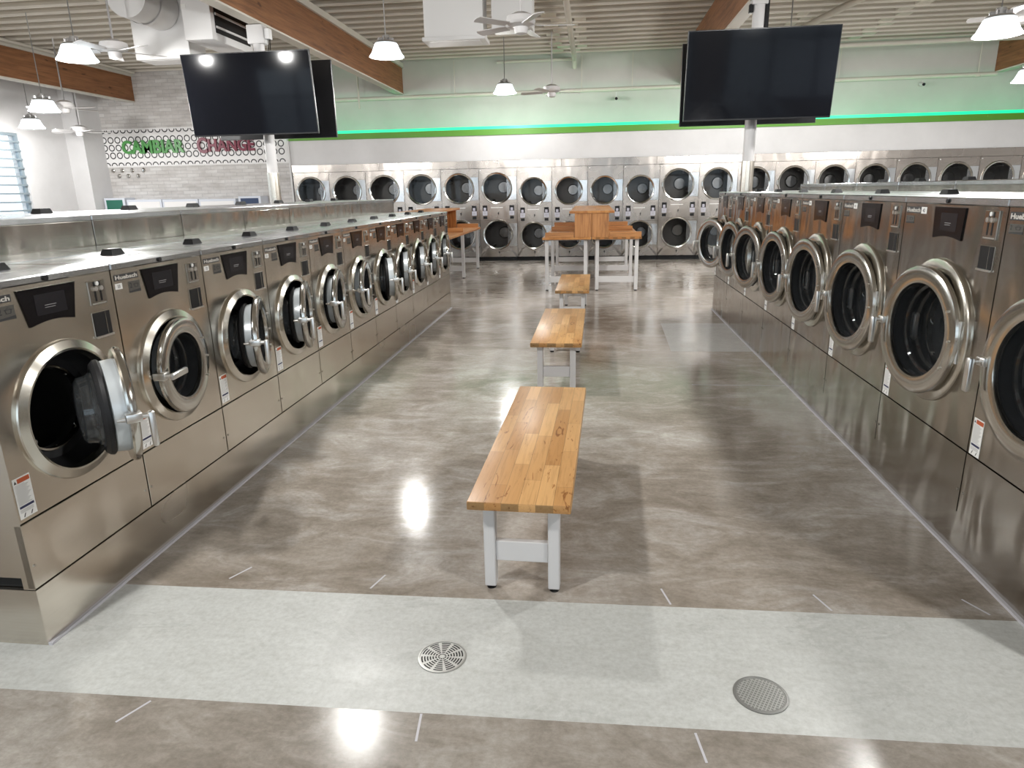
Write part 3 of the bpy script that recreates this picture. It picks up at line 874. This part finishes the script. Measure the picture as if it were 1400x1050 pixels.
column(-4.82, 10.3, 'white round column with a steel sleeve under the left televisions')
column(2.15, 10.3, 'white round column with a steel sleeve under the right televisions')
def television(xc, y, facing, label, tilt=0):
    root = thing('television', label, 'television', (xc, y, 2.535), 0 if facing < 0 else PI, 'televisions on the columns')
    w, h = 1.87, 1.08
    root.rotation_euler = (math.radians(tilt), 0, 0 if facing < 0 else PI)
    MB().box(-w/2, w/2, .004, .045, 0, h, 'tv_body', .004).build('casing', root)
    MB().box(-w/2+.012, w/2-.012, 0, .0045, .022, h-.012, 'tv_screen').build('screen', root)
    b = MB().box(-.45, .45, .046, .10, .12, .62, 'tv_body', .01); b.build('rear_housing', root)
    arm = .5-.1 if facing < 0 else .3-.1
    m = MB().box(-.22, .22, .10, .125, .36, .62, 'black', .004)
    m.box(-.035, .035, .125, arm, .44, .54, 'black', .004)
    m.box(-.10, .10, arm-.02, arm, .36, .62, 'black', .004)
    m.build('wall_mount', root)
    return root
television(-4.80, 9.85, -1, 'large dark flat television facing the viewer on the left column', 5.2)
television(-4.80, 10.62, 1, 'large television facing away, behind the left column')
television(2.115, 9.85, -1, 'large dark flat television facing the viewer on the right column', 7.5)
television(2.15, 10.62, 1, 'large television facing away, behind the right column')

# ------------------------------------------------------------------ pendant lamps
def make_lamp():
    root = thing('pendant_lamp', 'x', 'lamp', group='pendant lamps')
    MB().lathe([(.13, .175), (.165, .165), (.175, .14), (.215, .05), (.245, .012), (.25, 0), (.243, 0), (.205, .05), (.165, .14), (.12, .165)], (0, 0, 0), 'shade', 'z', 40, True).build('lamp_shade', root)
    MB().lathe([(.205, .035), (.1, .028), (.001, .026)], (0, 0, 0), 'lens', 'z', 32).build('diffuser', root)
    b = MB().lathe([(.001, .29), (.05, .285), (.06, .22), (.13, .205), (.16, .178), (.12, .166)], (0, 0, 0), 'lamp_metal', 'z', 28)
    for q in range(8):
        a = q*PI/4; b.box(-.004, .004, .05, .12, .195, .25, 'lamp_metal', 0, Matrix.Rotation(a, 4, 'Z'))
    b.build('lamp_housing', root)
    return root
LAMP = make_lamp()
lamps = [(-2.99, 10.5, 3.60, 'above the aisle right of the left televisions'),
         (-1.90, 15.6, 3.71, 'small in the distance before the green-lit wall'),
         (-6.75, 9.05, 3.46, 'in front of the ceiling fan at upper left'),
         (-9.60, 11.80, 3.205, 'upper of the pair before the left window wall'),
         (-12.0, 14.3, 3.20, 'lower of the pair nearest the left window'),
         (4.55, 9.10, 3.29, 'at the upper right corner, beside the right televisions'),
         (7.05, 12.9, 3.25, 'cut by the right edge, below the timber beam'),
         (-2.35, 5.6, 3.60, 'above the left row, out of frame'), (-2.5, .6, 3.6, 'over the near left floor, out of frame'),
         (2.8, 11.2, 3.45, 'hidden behind the right televisions'), (2.8, 5.6, 3.6, 'above the right row, out of frame'), (2.8, .6, 3.6, 'over the near right floor, out of frame'),
         (-6.0, 5.5, 3.6, 'over the left floor, out of frame'), (-8.3, 4.3, 3.6, 'over the far left floor, out of frame'), (8.2, 5.2, 3.6, 'over the far right floor, out of frame'), (3.2, 14.6, 3.6, 'added unseen behind the right televisions, far back')]  # last lamp is made up and kept out of sight
for i, (x, y, z, lab) in enumerate(lamps):
    lab = 'glowing white pendant lamp '+lab
    o = LAMP if i == 0 else dup(LAMP, (x, y, z), 0, lab)
    o.location = (x, y, z); o['label'] = lab
    cb = MB().cyl((0, 0, .28), (0, 0, z_j0-z-.001 if True else 0), .008, 'cable', 6).build('cable', o)
    ld = bpy.data.lights.new('lamp_light', 'POINT'); ld.energy = {1: 30, 3: 110, 4: 75, len(lamps)-1: 75}.get(i, 170); ld.shadow_soft_size = .11; ld.color = (1, .985, .955)
    lo = bpy.data.objects.new('lamp_light', ld); COL.objects.link(lo); lo.parent = o; lo.location = (0, 0, -.03)

# ------------------------------------------------------------------ ceiling fans
def make_fan():
    root = thing('ceiling_fan', 'x', 'fan', group='white ceiling fans')
    MB().lathe([(.001, .17), (.07, .165), (.17, .12), (.18, .06), (.16, .03), (.10, .01), (.001, .005)], (0, 0, 0), 'white_paint', 'z', 32).build('motor_housing', root)
    MB().lathe([(.085, .005), (.085, -.02), (.075, -.07), (.001, -.09)], (0, 0, 0), 'white_paint', 'z', 28).build('switch_cap', root)
    for q in range(5):
        mx = Matrix.Rotation(q*2*PI/5+.12, 4, 'Z') @ Matrix.Rotation(.22, 4, 'X')
        b = MB().box(.10, .24, -.02, .02, .018, .026, 'white_paint', 0, mx)
        b.add([(.2, -.055, .015), (.64, -.07, .015), (.66, -.03, .015), (.66, .03, .015), (.64, .07, .015), (.2, .055, .015)]+
              [(.2, -.055, .023), (.64, -.07, .023), (.66, -.03, .023), (.66, .03, .023), (.64, .07, .023), (.2, .055, .023)],
              [(0, 1, 2, 3, 4, 5), (6, 7, 8, 9, 10, 11), (0, 1, 7, 6), (1, 2, 8, 7), (2, 3, 9, 8), (3, 4, 10, 9), (4, 5, 11, 10), (5, 0, 6, 11)], 'white_paint', False, mx)
        b.build('blade', root)
    return root
FAN = make_fan()
fans = [(-.90, 9.15, 3.62, 'white ceiling fan by the hanging ducts at top centre'),
        (-.87, 15.2, 3.63, 'white ceiling fan on a long rod, far off before the green-lit wall'),
        (-6.45, 9.40, 3.60, 'white ceiling fan behind the pendant lamp at upper left'),
        (-10.6, 13.6, 3.46, 'white ceiling fan on a long rod, in front of the left timber beam'),
        (5.75, 10.9, 3.82, 'white ceiling fan above the lamp at the upper right corner'),
        (-11.9, 15.6, 3.20, 'white ceiling fan behind the lowest lamp by the left window')]
for i, (x, y, z, lab) in enumerate(fans):
    o = FAN if i == 0 else dup(FAN, (x, y, z), .37*i, lab)
    o.location = (x, y, z); o['label'] = lab
    MB().cyl((0, 0, .165), (0, 0, z_j0-z-.001), .014, 'white_paint', 10).build('downrod', o)

# ------------------------------------------------------------------ ducts
def duct(name, x0, x1, y0, y1, z0, label, flange=True):
    root = thing(name, label, 'duct', ((x0+x1)/2, (y0+y1)/2, z0))
    w, d, h = x1-x0, y1-y0, z_j0-z0-.002
    MB().box(-w/2, w/2, -d/2, d/2, .05 if flange else 0, h+.002, 'duct', .004).build('duct_body', root)
    if flange: MB().box(-w/2-.03, w/2+.03, -d/2-.03, d/2+.03, 0, .05, 'duct', .004).build('flange', root)
    g = MB().box(-w/2+.06, w/2-.06, -d/2+.06, d/2-.06, -.004, 0, 'duct'); g.build('grille', root)
    return root
duct('supply_duct', -2.42, -1.57, 10.5, 10.9, 3.78, 'large white square duct hanging from the ceiling at top centre')
duct('supply_duct', -1.46, -.88, 10.6, 11.0, 3.92, 'narrower white duct hanging behind the top centre ceiling fan', False)
duct('supply_duct', -7.02, -6.13, 10.72, 11.2, 3.75, 'white duct with a round branch hanging at upper left', False)
rd = MB().lathe([(.3, -.4), (.3, .4)], (-6.5, 10.30, 4.44), 'duct', 'y', 32)
rd.lathe([(.3, -.4), (0.001, -.4)], (-6.5, 10.30, 4.44), 'duct', 'y', 32).lathe([(.3, .4), (0.001, .4)], (-6.5, 10.30, 4.44), 'duct', 'y', 32)
rd.lathe([(.315, -.05), (.315, .05)], (-6.5, 10.30, 4.44), 'duct', 'y', 32)
tag(rd.build('round_duct'), 'round white duct running into the upper left square duct', 'duct')
ru = thing('air_handler', 'white boxy air handler with a dark side grille above the left televisions', 'air handler', (-5.55, 10.6, 3.84))
MB().box(-.21, .21, -.6, .6, 0, .935, 'duct', .006).build('casing', ru)
g = MB().box(.212, .222, -.5, .5, .10, .82, 'black')
for q in range(4): g.box(.222, .236, -.5, .5, .16+q*.17, .19+q*.17, 'duct')
g.build('grille', ru)
MB().box(-.21, -.14, -.603, -.60, .4, .46, 'white_label').build('rating_plate', ru)

# ------------------------------------------------------------------ pipes, cameras and small things on the back wall
def pipe(name, pts, r, label, m='ledger', rods=()):
    b = MB().tube(pts, r, m, 12)
    for q in rods: b.cyl(q, (q[0], q[1], z_j0-.001), .010, m, 6); b.cyl((q[0], q[1], q[2]-.01), (q[0], q[1], q[2]+.02), r*1.3, m, 10)
    o = b.build(name); tag(o, label, 'pipe'); return o
pipe('sprinkler_pipe', [(-7.5, 17.76, 3.97), (9.0, 17.76, 4.02)], .045, 'pale sprinkler pipe running along the green-lit back wall', rods=[(x, 17.76, 3.98) for x in (-6.9, -3.4, -.3, .9, 5.6, 8.6)])
pipe('ceiling_pipe', [(-.47, 9.0, 4.66), (-.47, 17.6, 4.66), (-.47, 17.75, 4.5)], .055, 'pale pipe running back under the joists near the centre')
pipe('wall_pipe', [(-2.35, 17.80, 4.70), (-.53, 17.80, 4.70)], .035, 'short pale pipe high on the back wall by the ceiling')
pipe('ceiling_pipe', [(5.3, 7.5, 4.66), (3.9, 16.2, 4.66)], .06, 'pale pipe slanting under the joists right of the right televisions')
pipe('sprinkler_branch', [(3.4, 16.9, 4.58), (12.3, 16.9, 4.62)], .05, 'pale branch pipe across the ceiling at upper right')
pipe('drop_pipe', [(-5.76, 17.5, 4.774), (-5.76, 17.5, 3.72)], .022, 'thin vertical drop pipe left of the back wall beam end')
pipe('conduit', [(-11.45, 2, 4.73), (-11.45, 17.3, 4.73)], .03, 'pale conduit along the top of the left timber beam')
def security_camera(x, z, label):
    root = thing('security_camera', label, 'camera', (x, 17.74, z))
    MB().cyl((0, 0, .03), (0, 0, 3.924-z), .012, 'white_paint', 8).build('stem', root)
    MB().cyl((0, .08, .01), (0, -.09, -.02), .04, 'white_paint', 16).build('camera_body', root)
    MB().cyl((0, -.0905, -.02), (0, -.10, -.022), .034, 'black', 16).build('lens', root)
security_camera(.53, 3.79, 'small white security camera hanging from the pipe near centre')
security_camera(7.43, 3.86, 'small white security camera hanging from the pipe at right')

# ------------------------------------------------------------------ change area on the brick wall
sg = thing('ring_panel', 'white wall panel patterned with black rings behind the lettering', 'panel', (-10.25, YBR-.004, 2.5))
MB().box(-2.55, 2.53, -.012, 0, 0, .94, 'white_wall').build('backing', sg)
rg = MB(); pit = .193
def ring(mb, x, z, r0, r1, y, m, a0=0, a1=2*PI):
    n = 20; vs = []
    for k in range(n+1):
        a = a0+(a1-a0)*k/n
        vs += [(x+r0*math.cos(a), y, z+r0*math.sin(a)), (x+r1*math.cos(a), y, z+r1*math.sin(a))]
    mb.add(vs, [(2*k, 2*k+1, 2*k+3, 2*k+2) for k in range(n)], m)
for row in range(5):
    for c in range(26):
        x = -2.46+pit*c; z = .095+.19*row
        if row == 0: ring(rg, x, .03, .058, .085, -.0135, 'ink', 0, PI)
        elif row == 4: ring(rg, x, .91, .058, .085, -.0135, 'ink', PI, 2*PI)
        else: ring(rg, x, z, .058, .085, -.0135, 'ink')
rg.build('ring_pattern', sg)
tag(MB().text('CAMBIAR', -12.20, 2.83, .31, YBR-.05, 'green_letters', .03, 'LEFT', 1.72, .025).build('sign_letters'), 'green letters reading CAMBIAR on the ringed panel', 'sign')
cl = MB()
cl.text('C', -10.12, 2.80, .36, YBR-.05, 'red_letters', .03, 'LEFT', .27, .025)
cl.text('HANGE', -9.82, 2.83, .29, YBR-.05, 'red_letters', .03, 'LEFT', 1.24, .025)
tag(cl.build('sign_letters'), 'dark red letters reading CHANGE on the ringed panel', 'sign')
for i, (x, z) in enumerate(((-12.60, 2.41), (-12.34, 2.41), (-12.06, 2.41), (-11.74, 2.41), (-12.45, 2.27), (-12.19, 2.27), (-11.91, 2.27))):
    o = MB().lathe([(.001, -.03), (.03, -.03), (.055, -.012), (.06, 0)], (x, YBR-.001, z), 'chrome_dark', 'y', 16)
    o.box(x+.005, x+.05, YBR-.032, YBR-.028, z-.02, z+.0, 'ink')
    o = o.build('wall_stud')
    row = 'upper' if i < 4 else 'lower'
    tag(o, 'round metal wall stud under the rings, %s from the left in the %s row' % (ORD[i if i < 4 else i-4], row), 'stud', 'round metal wall studs')
def kiosk(x0, x1, h, face, label, nm='change_machine'):
    root = thing(nm, label, 'machine', ((x0+x1)/2, YBR-.3, 0))
    w = x1-x0
    MB().box(-w/2, w/2, -.15, .298, 0, h, 'kiosk', .008).build('cabinet', root)
    if face: MB().box(-w/2+.06, w/2-.06, -.156, -.15, h-.36, h-.05, face, .003).build('screen', root)
    else: MB().box(-w/2+.05, w/2-.05, -.154, -.15, h-.6, h-.06, 'white_wall', .003).build('front_panel', root)
    MB().box(-w*.2, w*.2, -.158, -.15, h-.75, h-.68, 'black').build('note_slot', root)
kiosk(-12.68, -12.10, 1.72, 'green_screen', 'pale change machine with a green face against the brick wall')
kiosk(-12.05, -11.08, 1.67, None, 'first pale blank cabinet right of the green-faced change machine', 'vending_cabinet')
kiosk(-11.06, -10.08, 1.66, None, 'middle pale blank cabinet along the brick wall', 'vending_cabinet')
kiosk(-10.06, -9.06, 1.65, None, 'pale blank cabinet left of the navy-faced machine', 'vending_cabinet')
kiosk(-8.98, -8.38, 1.70, 'blue_screen', 'pale change machine with a navy face by the left column')

# ------------------------------------------------------------------ floor drains and marks
def slot_drain(x, y, r):
    root = thing('floor_drain', 'round slotted floor drain in the pale strip, left of the bench', 'drain', (x, y, 0))
    b = MB().lathe([(r, 0), (r, .003), (r*.93, .004), (r*.93, .0015), (.001, .0015)], (0, 0, 0), 'cast_iron', 'z', 48); b.build('grate', root)
    s = MB()
    for k in range(1, 8):
        r0 = r*.115*k; r1 = r0+r*.06; n = 10
        for q in range(n):
            a0 = 2*PI*(q+.13)/n; a1 = 2*PI*(q+.87)/n; m = 5; vs = []
            for t in range(m+1):
                a = a0+(a1-a0)*t/m
                vs += [(r0*math.cos(a), r0*math.sin(a), .0019), (r1*math.cos(a), r1*math.sin(a), .0019)]
            s.add(vs, [(2*t, 2*t+1, 2*t+3, 2*t+2) for t in range(m)], 'dark_gap')
    s.build('slots', root)
slot_drain(-.547, 2.155, .092)
root = thing('cleanout_cover', 'round diamond-tread metal cover in the pale strip, right of the bench', 'cover', (.600, 2.055, 0))
b = MB().lathe([(.092, 0), (.092, .003), (.085, .004), (.083, .002), (.001, .002)], (0, 0, 0), 'cover_dark', 'z', 48); b.build('plate', root)
s = MB()
for k in range(-7, 8):
    for d in (1, -1):
        c = k*.0115; hw = math.sqrt(max(0, .078**2-c*c))
        s.box(-hw, hw, c-.0017, c+.0017, .002, .0034, 'cast_iron', 0, Matrix.Rotation(d*PI/4+.3, 4, 'Z'))
s.build('tread', root)

# ------------------------------------------------------------------ light: daylight sky through the windows
w = bpy.data.worlds.new('sky'); SC.world = w; w.use_nodes = True
bg = w.node_tree.nodes['Background']
bg.inputs['Color'].default_value = (.80, .90, 1, 1); bg.inputs['Strength'].default_value = 2.4

vs = SC.view_settings
vs.view_transform = 'Standard'; vs.look = 'None'; vs.gamma = 1; vs.use_curve_mapping = False
vs.exposure = 0.0
SC.cycles.use_denoising = True
SC.cycles.max_bounces = 10; SC.cycles.transparent_max_bounces = 16
SC.cycles.sample_clamp_indirect = 6
SC.cycles.caustics_reflective = False; SC.cycles.caustics_refractive = False
